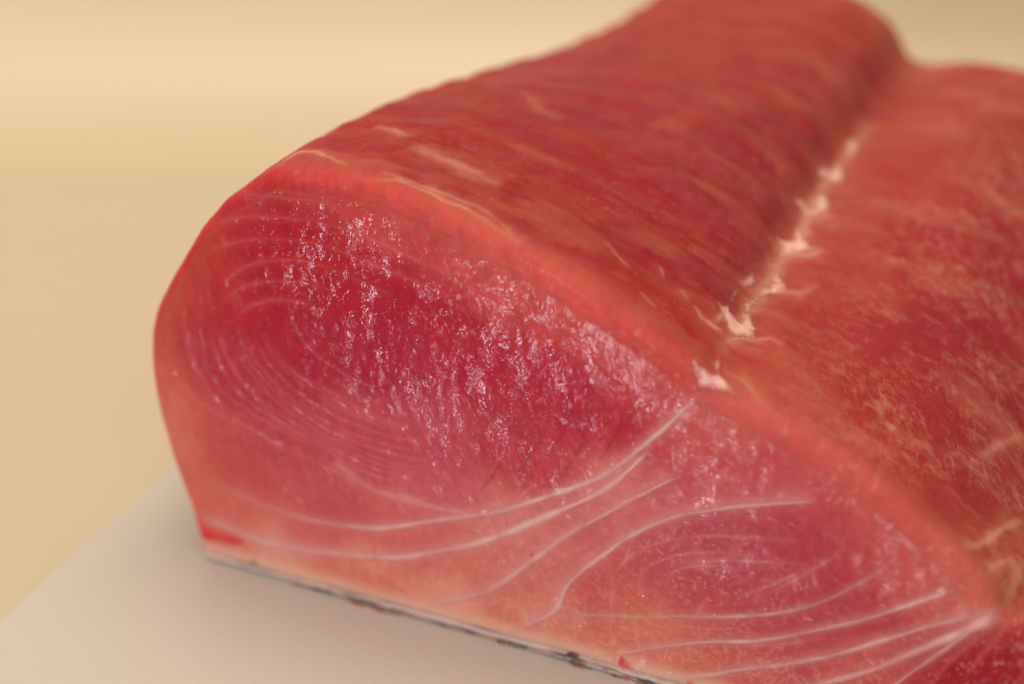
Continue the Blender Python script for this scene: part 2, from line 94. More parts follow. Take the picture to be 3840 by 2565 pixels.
def body_base():
    S = np.arange(NS)[:, None]; w = WW[None, :]
    r = R0[:, None]
    t = np.clip(w/r, 0, 1)
    inset = r*(1-np.sqrt(np.clip(1-(1-t)**2, 0, 1)))
    tb = np.clip((w-(LEN-.009))/.009, 0, 1)
    inset = inset + .0075*(1-np.sqrt(np.clip(1-tb**2, 0, 1)))
    g = sm(.004, .10, w)
    u = PR[:, 0][:, None] - NR[:, 0][:, None]*inset
    z = PR[:, 1][:, None] - NR[:, 1][:, None]*inset
    z = z*(1-.03*g) + dz_back[:, None]*g
    z = z - (.0014*np.exp(-((w-.082)/.036)**2))*np.exp(-((U0-.030)/.017)**2)[:, None]*istop[:, None]
    u = u - .0012*g*sm(.03, .07, U0)[:, None] + .001*g + (.0115*sm(.03, .12, w)*sm(.032, .004, U0)[:, None])
    # surface relief: transverse muscle bands, slack folds
    on = sm(.0, 1, t)*(1-tb)
    uu = PR[:, 0][:, None]+0*w; top = istop[:, None]
    band = w - .10*(uu-.02) + .006*(fbm(uu*60, w*60, 3, 2)-.5)
    amp = sm(.003, .02, w)*(1-.6*sm(.05, .075, uu))
    h = .00042*(np.abs(2*((band*105) % 1)-1)-.5)*amp
    h = h + .0009*(fbm(uu*120, w*190, 7, 3)-.5)*on*.7 + .0004*(fbm(uu*500, w*420, 9, 3)-.5)*on
    left = (np.arange(NS) < NL)[:, None]
    h = h*(.35+.65*top) + .0007*(fbm(PR[:, 1][:, None]*140+3, w*60, 11, 3)-.5)*(1-top)
    gu = .0683 - .0012*g                                      # groove with the row of bone ends
    uc = u; gd = np.exp(-((uc-gu)/.0026)**2)*top
    h = h - .0011*gd*sm(.002, .03, w) + .0007*gd*(fbm(uu*400, w*300, 21, 2)-.5)
    g2 = np.exp(-((uc-(.1052+.25*w))/.002)**2)*top
    h = h - .0012*g2
    u = u + NR[:, 0][:, None]*h; z = z + NR[:, 1][:, None]*h
    fb = face_bulge(u, z)*(1-sm(0, .006, w))
    y = w - fb + .0006*(1-sm(0, .004, w))*0
    z = np.maximum(z, 0.0009)
    return u, y+0*u, z
# ------------------------------------------------------------------ helpers
def mesh(name, V, Fc, mat, parent=None, attrs=None, smooth=True, normals=None):
    V = np.asarray(V, np.float32); Fc = np.asarray(Fc, np.int32)
    me = bpy.data.meshes.new(name); n = Fc.shape[1]
    me.vertices.add(len(V)); me.vertices.foreach_set('co', V.ravel())
    me.loops.add(Fc.size); me.loops.foreach_set('vertex_index', Fc.ravel())
    me.polygons.add(len(Fc)); me.polygons.foreach_set('loop_start', np.arange(len(Fc), dtype=np.int32)*n)
    me.polygons.foreach_set('loop_total', np.full(len(Fc), n, np.int32))
    me.polygons.foreach_set('use_smooth', np.full(len(Fc), smooth))
    me.update(calc_edges=True)
    for k, a in (attrs or {}).items():
        a = np.asarray(a, np.float32)
        if a.ndim == 2:
            at = me.attributes.new(k, 'FLOAT_COLOR', 'POINT'); at.data.foreach_set('color', np.c_[a, np.ones(len(a), np.float32)].astype(np.float32).ravel())
        else:
            at = me.attributes.new(k, 'FLOAT', 'POINT'); at.data.foreach_set('value', a)
    if normals is not None:
        me.normals_split_custom_set_from_vertices(normals.astype(float).tolist())
    me.materials.append(mat)
    o = bpy.data.objects.new(name, me); C.collection.objects.link(o)
    if parent: o.parent = parent
    return o
def compact(V, Fc, attrs, N=None):
    used = np.unique(Fc); m = np.full(len(V), -1); m[used] = np.arange(len(used))
    return V[used], m[Fc], {k: a[used] for k, a in attrs.items()}, (None if N is None else N[used])
def seg_dist(px, py, line):
    "distance to a polyline and the run along it"
    d = np.full(px.shape, 1e9); run = np.zeros(px.shape); s = 0
    for (x0, y0), (x1, y1) in zip(line[:-1], line[1:]):
        dx, dy = x1-x0, y1-y0; L = math.hypot(dx, dy)+1e-12
        t = np.clip(((px-x0)*dx+(py-y0)*dy)/L**2, 0, 1)
        q = np.hypot(px-x0-t*dx, py-y0-t*dy); m = q < d
        d = np.where(m, q, d); run = np.where(m, s+t*L, run); s += L
    return d, run, s
def side_of(px, py, line):
    "+1 left of the line in its running direction, -1 right of it"
    d = np.full(px.shape, 1e9); s = np.zeros(px.shape)
    for (x0, y0), (x1, y1) in zip(line[:-1], line[1:]):
        dx, dy = x1-x0, y1-y0; L = math.hypot(dx, dy)+1e-12
        t = np.clip(((px-x0)*dx+(py-y0)*dy)/L**2, 0, 1)
        q = np.hypot(px-x0-t*dx, py-y0-t*dy); m = q < d
        d = np.where(m, q, d); s = np.where(m, np.sign(dx*(py-y0)-dy*(px-x0)), s)
    return s
def inside(px, py, poly):
    c = np.zeros(px.shape, bool); n = len(poly)
    for i in range(n):
        x0, y0 = poly[i]; x1, y1 = poly[(i+1) % n]
        if y0 == y1: continue
        c ^= ((y0 > py) != (y1 > py)) & (px < (x1-x0)*(py-y0)/(y1-y0)+x0)
    return c
def sdf(px, py, poly):
    d, _, _ = seg_dist(px, py, list(poly)+[poly[0]])
    return np.where(inside(px, py, poly), d, -d)
def near(line, X, Y, pad):
    a = np.array(line); return (X > a[:, 0].min()-pad) & (X < a[:, 0].max()+pad) & (Y > a[:, 1].min()-pad) & (Y < a[:, 1].max()+pad)
MM = lambda P: [(x/1000, y/1000) for x, y in P]
def fine(P, n=60): return [tuple(q) for q in resample(np.array(P, float), n, 2)]
SEP = {k: fine(MM(v)) for k, v in D['SEP'].items()}
RING = {k: fine(MM(v), 30) for k, v in D['RING'].items()}
ARC = {k: fine(MM(v), 24) for k, v in D['ARC'].items()}
RIDGE = {k: fine(MM(v), 40) for k, v in D['RIDGE'].items()}
DARK = {k: MM(v) for k, v in D['DARK'].items()}
BLOOD = {k: MM(v) for k, v in D['BLOOD'].items()}
SPOT = MM(D['SPOT'])
#              strength, core half width, glow half width (mm), peak colour
SEPW = dict(S1=(.82, .20, 1.0), S1b=(.35, .5, 1.4), S2=(.8, .26, 1.2), S3=(.50, .22, 1.2), S4=(.65, .17, 1.0), S5=(.5, .18, .8), S6=(.7, .17, .8), S7=(.72, .20, 1.0), S8=(.7, .27, 1.2), S9=(.45, .20, .8))
PALE = np.array([.74, .43, .38])
def put(col, m, w, c):
    if np.ndim(w) == 0: w = np.full(m.sum(), w)
    col[m] = col[m]*(1-w[:, None]) + np.asarray(c)*w[:, None]
CP = np.array(D['COL'])
def gk(X, Y, P, sg):
    "smooth blend of scattered samples"
    num = 0; den = 0
    for p in P:
        d2 = (X-p[0])**2+(Y-p[1])**2
        w = np.exp(-d2/(2*sg*sg)) + 2e-4/(1+d2/20)
        num = num + w[..., None]*p[2:]; den = den + w
    return num/den[..., None]
def idw(X, Y, P, s0, sc=(1, 1), pw=2.6):
    num = np.zeros(X.shape+(3,)); den = np.zeros(X.shape)
    for p in P:
        w = 1/(((X-p[0])*sc[0])**2+((Y-p[1])*sc[1])**2+s0**2)**pw
        num += w[..., None]*p[2:5]; den += w
    return num/den[..., None]
TINT = np.array([.82, .72, .62])                              # colour samples were read under this warm light
def face_color(u, v):
    sh = u.shape; u = u.ravel(); v = v.ravel(); x = u*1000; y = v*1000
    wx = x+1.6*(fbm(x*.12, y*.12, 60, 2)-.5)*2; wy = y+1.6*(fbm(x*.12+9, y*.12, 61, 2)-.5)*2
    col = gk(wx, wy, CP, 3.0)/TINT*np.array([.74, .62, .62])
    G = .9*np.exp(-((x-15)/30)**2)
    # marbling
    n = fbm(x*.9, y*.9, 62, 4); col *= (1+.22*(n[:, None]-.5))
    # fat web in the pale zones near the skin and in the belly muscle
    rx = x*.50+1.2*fbm(x*.5, y*.5, 64, 3); ry = y*.42+1.2*fbm(x*.5, y*.5, 66, 3)
    web = 1-np.abs(2*vn(rx*2.1, ry*1.3, 68)-1); web = sm(.80, 1.0, web)
    web2 = 1-np.abs(2*vn(rx*1.1+5, ry*2.4, 69)-1); web2 = sm(.86, 1.0, web2)
    fat = sm(14, 6, y)*sm(20, 30, x)*(1-.6*sm(55, 95, x)) + .30*sm(48, 60, x)*sm(34, 24, y)
    fat = fat + .4*sm(9, 4, y)*sm(8, 14, x)
    w = np.clip(web*.34+web2*.26, 0, .5)*np.clip(fat, 0, 1)
    col = col*(1-w[:, None]) + np.array([.70, .30, .17])*w[:, None]
    # deep grain inside the upper loin: fibre bundles cut across, slightly darker and lighter
    up = sm(14, 20, y)*sm(66, 56, x)
    g = fbm(x*1.5+y*.6, y*.75-x*.3, 70, 3)
    col *= (1-(.16*up*(g-.5)*2)[:, None])
    spk = sm(.66, .78, fbm(x*2.4, y*2.4, 63, 2))*sm(.35, .6, fbm(x*.25, y*.25, 65, 2))
    ms = np.ones(len(x), bool); put(col, ms, .34*spk*np.clip(1-.6*up, 0, 1), (.66, .30, .30))
    # thin bright line arcs of the upper loin and soft arcs
    for k, l in RING.items():
        m = near(l, u, v, .002)
        d, r, L = seg_dist(u[m], v[m], l); e = sm(0, .15, r/L)*sm(1, .8, r/L)
        e = e*(.2+1.1*vn(r*260, r*0+len(l), 75)); put(col, m, .11*e*np.exp(-(d/.0002)**2)+.08*e*np.exp(-(d/.0007)**2), (.72, .20, .17))
    for k, l in RIDGE.items():
        m = near(l, u, v, .002)
        d, r, L = seg_dist(u[m], v[m], l); e = sm(0, .2, r/L)*sm(1, .8, r/L)
        put(col, m, .10*e*np.exp(-(d/.00025)**2), (.75, .28, .28))  # faint pale tint along the ridges, glints painted into the colour
    for k, l in SEP.items():
        st, cw, gw = SEPW[k]
        m = near(l, u, v, .004)
        d, r, L = seg_dist(u[m], v[m], l)
        a = (.55+.9*(vn(r*500, r*0+3, 71)-.15))*(.30+1.1*vn(r*120, r*0+ord(k[-1]) % 7, 74)); e = sm(0, .05, r/L)*sm(1, .93, r/L)
        if k == 'S1': e = e*(.25+.75*sm(.95, .6, r/L))*(1+.5*sm(.2, 0, r/L))
        if k == 'S5': e = e*(1-.5*sm(.5, .9, r/L))
        wid = cw*(.45+1.2*vn(r*220, r*0, 72))
        # the band above a sinew fades to pale pink towards it, the one below starts dark
        sgn = side_of(u[m], v[m], l)*(-1 if k in ('S1', 'S2', 'S3', 'S4', 'S1b') else 1)
        up_w, up_a, dn_a = SIDE.get(k, (1.0, .2, .12)); dm = d*1000
        put(col, m, np.where(sgn > 0, up_a*e*np.exp(-(dm/up_w)**1.5), 0), (.62, .23, .21))
        put(col, m, np.where(sgn < 0, dn_a*e*np.exp(-(dm/.7)**2), 0), (.44, .07, .06))
        if k in ('S8',): wid = wid*(1+1.5*sm(.8, 1, r/L))
        put(col, m, np.clip(st*e*a*np.exp(-(d*1000/wid)**2)*.8+.20*st*e*np.exp(-(d*1000/gw)**2), 0, .92), PALE)
    for k, l in ARC.items():
        m = near(l, u, v, .002)
        d, r, L = seg_dist(u[m], v[m], l); e = np.sin(np.pi*np.clip(r/L, 0, 1))**.5*(.4+.9*vn(r*900, r*0, 76))
        put(col, m, np.clip(.26*e*np.exp(-(d/.00018)**2)+.10*e*np.exp(-(d/.0007)**2), 0, 1), (.62, .26, .22))
    for k, l in DARK.items():
        m = near(l, u, v, .0015)
        d, r, L = seg_dist(u[m], v[m], l); e = np.sin(np.pi*np.clip(r/L, 0, 1))
        if k[0] == 'r': put(col, m, .35*e*np.exp(-(d/.00035)**2), (.60, .13, .11))
        else: put(col, m, .6*e*np.exp(-(d/.00014)**2), (.28, .02, .03))
    # pale fat layer right above the skin
    hgt = y-.9-.5*fbm(x*.5, y*0, 73, 2)
    put(col, np.ones(len(x), bool), .85*sm(2.6, .3, hgt)*(1-.3*sm(70, 90, x)), (.66, .38, .26))
    return np.clip(col, .004, .95).reshape(sh+(3,))
SIDE = dict(S1=(.7, .15, .05), S1b=(.5, .1, .0), S2=(1.6, .30, .12), S3=(1.9, .42, .22), S4=(2.2, .45, .30), S5=(.6, .08, .0), S6=(1.0, .22, .10), S7=(1.2, .25, .08), S8=(1.2, .25, .25), S9=(.8, .2, .2))
TP = np.array(D['TCOL'])
def top_color(si, w):
    sh = si.shape; s = si.ravel(); y = w.ravel()*1000; x = s*.16
    P = TP.copy(); P[:, 0] *= .16
    wx = x+2.2*(fbm(x*.15, y*.1, 80, 2)-.5)*2; wy = y+3*(fbm(x*.15+9, y*.1, 81, 2)-.5)*2
    P[:, 1] *= .8; col = gk(wx, wy*.8, P, 3.2)/TINT*np.array([.60, .42, .53])
    top = sm(NL*.75, NL*1.05, s); left = sm(NL+.62*NT, NL+.45*NT, s); edge = sm(.5, 5.5, y)
    # fibre direction: across the loin, leaning backwards
    q = y-.10*x+3*(fbm(x*.12, y*.12, 82, 2)-.5)
    st = fbm(x*.10, q*.26, 83, 3); st2 = fbm(x*.35+4+fbm(x*.8, y*.8, 87, 2), q*1.5, 85, 4)
    bd = np.sin(q*.85+1.5*fbm(x*.1, y*.1, 86, 2))
    put(col, np.ones(len(s), bool), np.clip(sm(-.2, 1, bd)*.13*edge*top*left, 0, 1), np.array([.36, .11, .075]))
    put(col, np.ones(len(s), bool), np.clip(sm(.1, -1, bd)*.25*edge*top*left, 0, 1), np.array([.30, .022, .045]))
    put(col, np.ones(len(s), bool), np.clip((sm(.52, .72, st)*.30)*edge*top, 0, 1), np.array([.44, .12, .085]))
    put(col, np.ones(len(s), bool), np.clip((sm(.48, .25, st)*.40)*edge*top, 0, 1), np.array([.33, .022, .035]))
    pu = sm(.5, .7, fbm(x*.14+11, q*.5, 84, 3)); put(col, np.ones(len(s), bool), pu*.18*edge*top*left, np.array([.27, .055, .10]))
    og = sm(.52, .7, fbm(x*.2+31, q*.45, 89, 3)); put(col, np.ones(len(s), bool), og*.13*edge*top*left, np.array([.50, .12, .05]))
    # film of silvery membrane broken into thin feathery strands
    mem = sm(.56, .74, st2)*sm(.40, .60, fbm(x*.25, y*.25, 88, 2))
    put(col, np.ones(len(s), bool), mem*.20*edge*top*(.5+.5*(1-left)), np.array([.52, .20, .15]))
    gold = sm(.66, .76, fbm(x*1.6, q*2.8, 90, 3))*sm(.50, .62, fbm(x*.16+3, y*.13, 91, 2))
    put(col, np.ones(len(s), bool), gold*.24*edge*top, np.array([.62, .16, .03]))
    # right loin: frayed pale membrane with darker gaps
    wx2 = x+1.5*fbm(x*.5, y*.5, 96, 3); wy2 = y+1.5*fbm(x*.5+7, y*.5, 97, 3)
    wb = sm(.80, 1., 1-np.abs(2*vn(wx2*.9+wy2*.5, wy2*.6-wx2*.2, 98)-1))+sm(.84, 1., 1-np.abs(2*vn(wx2*.5+wy2*1.1, wy2*1.3-wx2*.6, 99)-1))
    put(col, np.ones(len(s), bool), np.clip(wb*.20*(1-left)*edge*sm(.35, .6, fbm(x*.2, y*.2, 100, 2)), 0, .6), np.array([.60, .27, .21]))
    fr = fbm(x*.9+y*.4, y*1.0-x*.4, 92, 4); big = fbm(x*.22, y*.22, 94, 2)
    put(col, np.ones(len(s), bool), sm(.52, .70, fr)*sm(.40, .60, big)*.22*(1-left)*edge, np.array([.55, .20, .16]))
    put(col, np.ones(len(s), bool), sm(.47, .28, fr)*.25*(1-left)*edge, np.array([.34, .025, .03]))
    col = col*(1+(1-left)[:, None]*edge[:, None]*np.array([.06, .30, .30]))
    # sinew lines
    for k, l in TOPL.items():
        X = x/1000; Y = y/1000
        m = near(l, X, Y, .004)
        if not m.any(): continue
        d, r, L = seg_dist(X[m], Y[m], l); e = np.sin(np.pi*np.clip(r/L, 0, 1))**.5
        d = d*(1+.8*(vn(X[m]*900, Y[m]*900, 95)-.5))
        a, wd = TW.get(k, (.3, .25))
        put(col, m, np.clip(a*e*(np.exp(-(d*1000/wd)**2)+.25*np.exp(-(d*1000/(wd*3.5))**2)), 0, .9), np.array([.62, .30, .22]))
    return np.clip(col, .004, .95).reshape(sh+(3,))
TW = dict(T20=(.55, .8), T23=(.6, .3), T24=(.6, .25), T25=(.5, .3), T26=(.5, .4), T27=(.4, .6), T28=(.35, .4), T29=(.5, .2), T21=(.4, .5), T22=(.3, .5), T1=(.75, .35), T2=(.45, .25), T3=(.4, .5), T4=(.5, .3), T5=(.4, 1.0), T12=(.35, .5), T13=(.6, .35), T14=(.45, .4), T15=(.5, .7), T11=(.2, .8))
TOPL = {k: [(i*.00016, w/1000) for i, w in v] for k, v in D['TOPLINE'].items()}

# ------------------------------------------------------------------ materials
def new_mat(name):
    m = bpy.data.materials.new(name); m.use_nodes = True; nt = m.node_tree
    return m, nt, nt.nodes['Principled BSDF']
def N(nt, t, **kw):
    n = nt.nodes.new(t)
    for k, v in kw.items():
        if isinstance(v, (int, float, tuple)) and k in n.inputs: n.inputs[k].default_value = v
        elif k in n.inputs: nt.links.new(v, n.inputs[k])
        else: setattr(n, k, v)
    return n
def math_(nt, op, a, b=None, c=None):
    n = nt.nodes.new('ShaderNodeMath'); n.operation = op
    for i, x in enumerate((a, b, c)):
        if x is None: continue
        if isinstance(x, (int, float)): n.inputs[i].default_value = x
        else: nt.links.new(x, n.inputs[i])
    return n.outputs[0]
def flesh_material(name, kind):
    m, nt, b = new_mat(name); L = nt.links.new
    col = N(nt, 'ShaderNodeAttribute', attribute_name='flesh_color').outputs['Color']
    wet = N(nt, 'ShaderNodeAttribute', attribute_name='wet').outputs['Fac']
    tc = N(nt, 'ShaderNodeTexCoord').outputs['Object']
    # fine grain in the colour
    gr = N(nt, 'ShaderNodeTexNoise', Vector=tc, Scale=1500., Detail=3., Roughness=.6).outputs['Fac']
    sep = N(nt, 'ShaderNodeSeparateXYZ', Vector=tc).outputs
    hsv = N(nt, 'ShaderNodeHueSaturation', Color=col, Value=math_(nt, 'MULTIPLY_ADD', gr, .24, .88))
    L(hsv.outputs[0], b.inputs['Base Color'])
    b.inputs['Subsurface Weight'].default_value = .40
    b.inputs['Subsurface Radius'].default_value = (1, .30, .22)
    b.inputs['Subsurface Scale'].default_value = .0022
    b.inputs['Specular IOR Level'].default_value = .05
    # wet film: fibres cut across give small upright facets
    mp = N(nt, 'ShaderNodeMapping', Vector=tc, Rotation=(0, math.radians(-46), 0) if kind == 'cut' else (0, 0, math.radians(6)), Scale=(1.0, 1, .48) if kind == 'cut' else (.45, 1.2, 1))
    n1 = N(nt, 'ShaderNodeTexNoise', Vector=mp.outputs[0], Scale=5800., Detail=.4, Roughness=.5).outputs['Fac']
    n2 = N(nt, 'ShaderNodeTexNoise', Vector=mp.outputs[0], Scale=330., Detail=2., Roughness=.5).outputs['Fac']
    n3 = N(nt, 'ShaderNodeTexNoise', Vector=tc, Scale=6500., Detail=1., Roughness=.5).outputs['Fac']
    # beads of moisture: sparse raised grains, denser where the cut is wetter
    cl = N(nt, 'ShaderNodeTexNoise', Vector=mp.outputs[0], Scale=700., Detail=3., Roughness=.6).outputs['Fac']
    mk = N(nt, 'ShaderNodeMapRange', Value=math_(nt, 'MULTIPLY_ADD', wet, .48, cl), interpolation_type='SMOOTHSTEP'); mk.inputs[1].default_value = .60; mk.inputs[2].default_value = 1.02
    gm = N(nt, 'ShaderNodeMapRange', Value=n3, interpolation_type='SMOOTHSTEP'); gm.inputs[1].default_value = .47; gm.inputs[2].default_value = .57
    mask = math_(nt, 'MULTIPLY', mk.outputs[0], gm.outputs[0])
    if kind == 'cut':
        # ledges of the cut fibres: each leans back a little, so their upper flanks catch the window
        ph = math_(nt, 'ADD', math_(nt, 'MULTIPLY', sep[2], 3600.), math_(nt, 'ADD', math_(nt, 'MULTIPLY', n2, 5.5), math_(nt, 'MULTIPLY', n1, 2.2)))
        saw = math_(nt, 'SUBTRACT', 1., math_(nt, 'FRACT', ph))
        h = math_(nt, 'ADD', math_(nt, 'MULTIPLY', saw, .17), math_(nt, 'MULTIPLY', n1, .30))
    else: h = n1
    st = math_(nt, 'MULTIPLY_ADD', wet, .0, 1.)
    bp = N(nt, 'ShaderNodeBump', Height=h, Strength=st, Distance=.00065)
    b.inputs['Roughness'].default_value = .42; b.inputs['Coat IOR'].default_value = 1.5
    b.inputs['Coat Weight'].default_value = 1.0 if kind == 'cut' else .5
    L(math_(nt, 'MULTIPLY_ADD', mask, .95 if kind == 'cut' else .45, .03), b.inputs['Coat Weight'])
    b.inputs['Coat Roughness'].default_value = .07 if kind == 'cut' else .25
    L(bp.outputs[0], b.inputs['Coat Normal'])
    return m
MF = flesh_material('wet_cut_flesh', 'cut')
MT = flesh_material('fillet_surface_flesh', 'top')
def simple(name, col, rough=.5, sss=0., coat=0., noise=None, bump=0., scale=400.):
    m, nt, b = new_mat(name); tc = N(nt, 'ShaderNodeTexCoord').outputs['Object']
    n = N(nt, 'ShaderNodeTexNoise', Vector=tc, Scale=scale, Detail=4., Roughness=.6).outputs['Fac']
    rp = N(nt, 'ShaderNodeValToRGB', Fac=n); rp.color_ramp.elements[0].position = .35; rp.color_ramp.elements[1].position = .65
    rp.color_ramp.elements[0].color = (*(noise or col), 1); rp.color_ramp.elements[1].color = (*col, 1)
    nt.links.new(rp.outputs[0], b.inputs['Base Color']); b.inputs['Roughness'].default_value = rough
    if sss: b.inputs['Subsurface Weight'].default_value = sss; b.inputs['Subsurface Radius'].default_value = (1, .5, .4); b.inputs['Subsurface Scale'].default_value = .001
    b.inputs['Coat Weight'].default_value = coat; b.inputs['Coat Roughness'].default_value = .15
    if bump:
        bp = N(nt, 'ShaderNodeBump', Height=n, Strength=1., Distance=bump); nt.links.new(bp.outputs[0], b.inputs['Normal']); nt.links.new(bp.outputs[0], b.inputs['Coat Normal'])
    return m

# ------------------------------------------------------------------ the fillet
root = bpy.data.objects.new('fish_fillet', None); C.collection.objects.link(root)
root.location = (-0.042282, 0.192360, .0); root.rotation_euler = (0, 0, math.radians(90-114)); root.empty_display_size = .02
root['label'] = 'thick raw red fish fillet block with glossy cut end, lying skin side down'
root['category'] = 'fish fillet'
bu, by_, bz = body_base()                                       # (NS, NW)
# cut face: Coons patch between the four borders of the front ring
nl = NL; nt_ = NS-NL+1
ring = np.stack([bu[:, 0], bz[:, 0]], -1)
left_e = ring[:NL]; top_e = ring[NL-1:]
a0 = ring[0]; a1 = ring[-1]
tt = np.linspace(0, 1, nt_); ss = np.linspace(0, 1, NL)
# spread bottom and right borders like the top and left ones
ft = (top_e[:, 0]-top_e[0, 0])/(top_e[-1, 0]-top_e[0, 0])
bot_e = np.stack([a0[0]+(a1[0]-a0[0])*(.5*ft+.5*tt), np.full(nt_, .0009)], -1); bot_e[:, 1] += .0004*fbm(bot_e[:, 0]*150, bot_e[:, 0]*0, 30, 3)*np.sin(np.pi*tt)**.3
right_e = np.stack([np.full(NL, a1[0]), np.linspace(bot_e[-1, 1], a1[1], NL)], -1)
left_e = left_e.copy(); bot_e[0] = left_e[0]
S_, T_ = np.meshgrid(ss, tt, indexing='ij')
Sx, Tx = S_[..., None], T_[..., None]
Pf = (1-Tx)*left_e[:, None] + Tx*right_e[:, None] + (1-Sx)*bot_e[None] + Sx*top_e[None] \
    - ((1-Sx)*(1-Tx)*left_e[0] + Sx*(1-Tx)*top_e[0] + (1-Sx)*Tx*bot_e[-1] + Sx*Tx*top_e[-1])
fu, fv = Pf[..., 0], Pf[..., 1]
def face_h(u, v, fade=None):
    "small relief of the cut: lamella ridges, sunk or raised sinew, fibre ends (towards the viewer)"
    sh = u.shape; u = u.ravel(); v = v.ravel(); h = np.zeros(u.shape)
    for k, l in RIDGE.items():
        m = near(l, u, v, .002); d, r, L = seg_dist(u[m], v[m], l); e = sm(0, .15, r/L)*sm(1, .85, r/L)
        h[m] += e*.00010*np.exp(-((d)/.00022)**2)*(.4+1.0*vn(r*900, r*0, 73))
    for k, l in RING.items():
        m = near(l, u, v, .002); d, r, L = seg_dist(u[m], v[m], l); h[m] += .00004*np.exp(-(d/.0003)**2)
    for k, l in SEP.items():
        m = near(l, u, v, .003); d, r, L = seg_dist(u[m], v[m], l); h[m] += .00002*np.exp(-(d/.00035)**2)-.00002*np.exp(-((d-.0008)/.0005)**2)
    for k, l in DARK.items():
        m = near(l, u, v, .002); d, r, L = seg_dist(u[m], v[m], l); h[m] -= .00008*np.exp(-(d/.00018)**2)
    x, y = u*1000, v*1000
    up = sm(20, 28, y)*sm(70, 58, x)
    q1 = x*.92+y*.38; q2 = y*.92-x*.38
    h += up*.00016*(fbm(q1*1.5, q2*.55, 50, 3)-.5)
    h += .00010*(fbm(x*.6, y*.6, 55, 3)-.5)
    return h.reshape(sh)
rim = np.minimum(np.minimum(S_*(NL-1), (1-S_)*(NL-1)), T_*(nt_-1)); rim = sm(0, 14, rim)
fy = -face_bulge(fu, fv) - face_h(fu, fv)*rim
VF = np.stack([fu, fy, fv], -1)
VB = np.stack([bu, by_, bz], -1)
# shared border: face rows take the body ring positions
VF[:, 0] = VB[:NL, 0]; VF[-1, :] = VB[NL-1:, 0]
nF = VF.shape[0]*VF.shape[1]
idF = np.arange(nF).reshape(NL, nt_)
idB = nF+np.arange(NS*NW).reshape(NS, NW)
idB[:NL, 0] = idF[:, 0]; idB[NL-1:, 0] = idF[-1, :]
V = np.concatenate([VF.reshape(-1, 3), VB.reshape(-1, 3)])
def quads(I, flip=False):
    q = np.stack([I[:-1, :-1], I[:-1, 1:], I[1:, 1:], I[1:, :-1]], -1).reshape(-1, 4)
    return q[:, ::-1] if flip else q
QF = quads(idF); QB = quads(idB, True)
cF = face_color(fu, fv)
si = np.repeat(np.arange(NS, dtype=float)[:, None], NW, 1); wi = np.repeat(WW[None], NS, 0)
cT = top_color(si, wi)
# face colour runs over the rounded edge into the surface colour
cE = face_color(bu, bz)
k = sm(.0006, .0045, wi)[..., None]
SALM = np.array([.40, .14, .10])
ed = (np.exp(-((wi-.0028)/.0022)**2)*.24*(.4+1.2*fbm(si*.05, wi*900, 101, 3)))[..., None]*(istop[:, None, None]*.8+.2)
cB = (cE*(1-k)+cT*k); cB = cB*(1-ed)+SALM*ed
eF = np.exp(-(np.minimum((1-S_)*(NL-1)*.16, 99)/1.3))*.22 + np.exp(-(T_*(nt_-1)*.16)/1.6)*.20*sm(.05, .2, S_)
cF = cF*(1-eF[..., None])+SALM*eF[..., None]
cB[:NL, 0] = cF[:, 0]; cB[NL-1:, 0] = cF[-1, :]
CA = np.concatenate([cF.reshape(-1, 3), cB.reshape(-1, 3)])
def wet_face(u, v):
    x, y = u*1000, v*1000
    w = gk(x.ravel(), y.ravel(), np.array(D['WET']), 2.2)[:, 0]
    for k, l in list(RIDGE.items())+[(k, SEP[k]) for k in ('S5', 'S6', 'S3')]:
        m = near(l, u.ravel(), v.ravel(), .002); d, r, L = seg_dist(u.ravel()[m], v.ravel()[m], l)
        w[m] = np.maximum(w[m]*(1-.5*np.exp(-((d-.0008)/.0005)**2)), (.75*vn(r*700, r*0, 79)+.35)*np.exp(-(d/.00028)**2)*(1 if k[0] == 'g' else .6))
    return w.reshape(u.shape)
wF = wet_face(fu, fv)
wB = .25+.5*fbm(si*.02, wi*150, 78, 3)
wB = wB*(sm(.004, .009, wi)) + wet_face(bu, bz)*(1-sm(.0, .0016, wi))
WA = np.concatenate([wF.ravel(), wB.ravel()])
# smooth vertex normals of the whole shell
def vnormals(V, Q):
    n = np.cross(V[Q[:, 2]]-V[Q[:, 0]], V[Q[:, 3]]-V[Q[:, 1]]); out = np.zeros_like(V)
    for c in range(4):
        for a in range(3): out[:, a] += np.bincount(Q[:, c], n[:, a], len(V))
    return out/(np.linalg.norm(out, axis=1)[:, None]+1e-20)
QA = np.concatenate([QF, QB]); NV = vnormals(V, QA)
# split in the two loins along the main septum and the groove
S1 = np.array(sorted(SEP['S1'])); fc = V[QF].mean(1)
upF = (fc[:, 0] < S1[-1, 0]) & (fc[:, 2] > np.interp(fc[:, 0], S1[:, 0], S1[:, 1]))
bc = V[QB].mean(1); sB = np.repeat(np.arange(NS-1), NW-1)
gw = .0683-.0012*sm(.004, .10, bc[:, 1])
s1l = S1[0, 1]; jz = S1[-1]
upB = np.where(sB < NL-1, bc[:, 2] > s1l, (bc[:, 0] < gw*sm(.0, .004, bc[:, 1])+jz[0]*(1-sm(0, .004, bc[:, 1]))))
AT = dict(flesh_color=CA, wet=WA)
def part(name, qf, qb, label=None):
    Q = np.concatenate([qf, qb]); v, q, at, nn = compact(V, Q, AT, NV)
    o = mesh(name, v, q, MF, root, at, normals=nn)
    o.data.materials.append(MT)
    mi = np.zeros(len(Q), np.int32); mi[len(qf):] = (V[qb].mean(1)[:, 1] > .0032)
    o.data.polygons.foreach_set('material_index', mi)
    if label: o['label'] = label
    return o
part('upper_loin', QF[upF], QB[upB], 'deep red upper loin with glistening fibre ends')
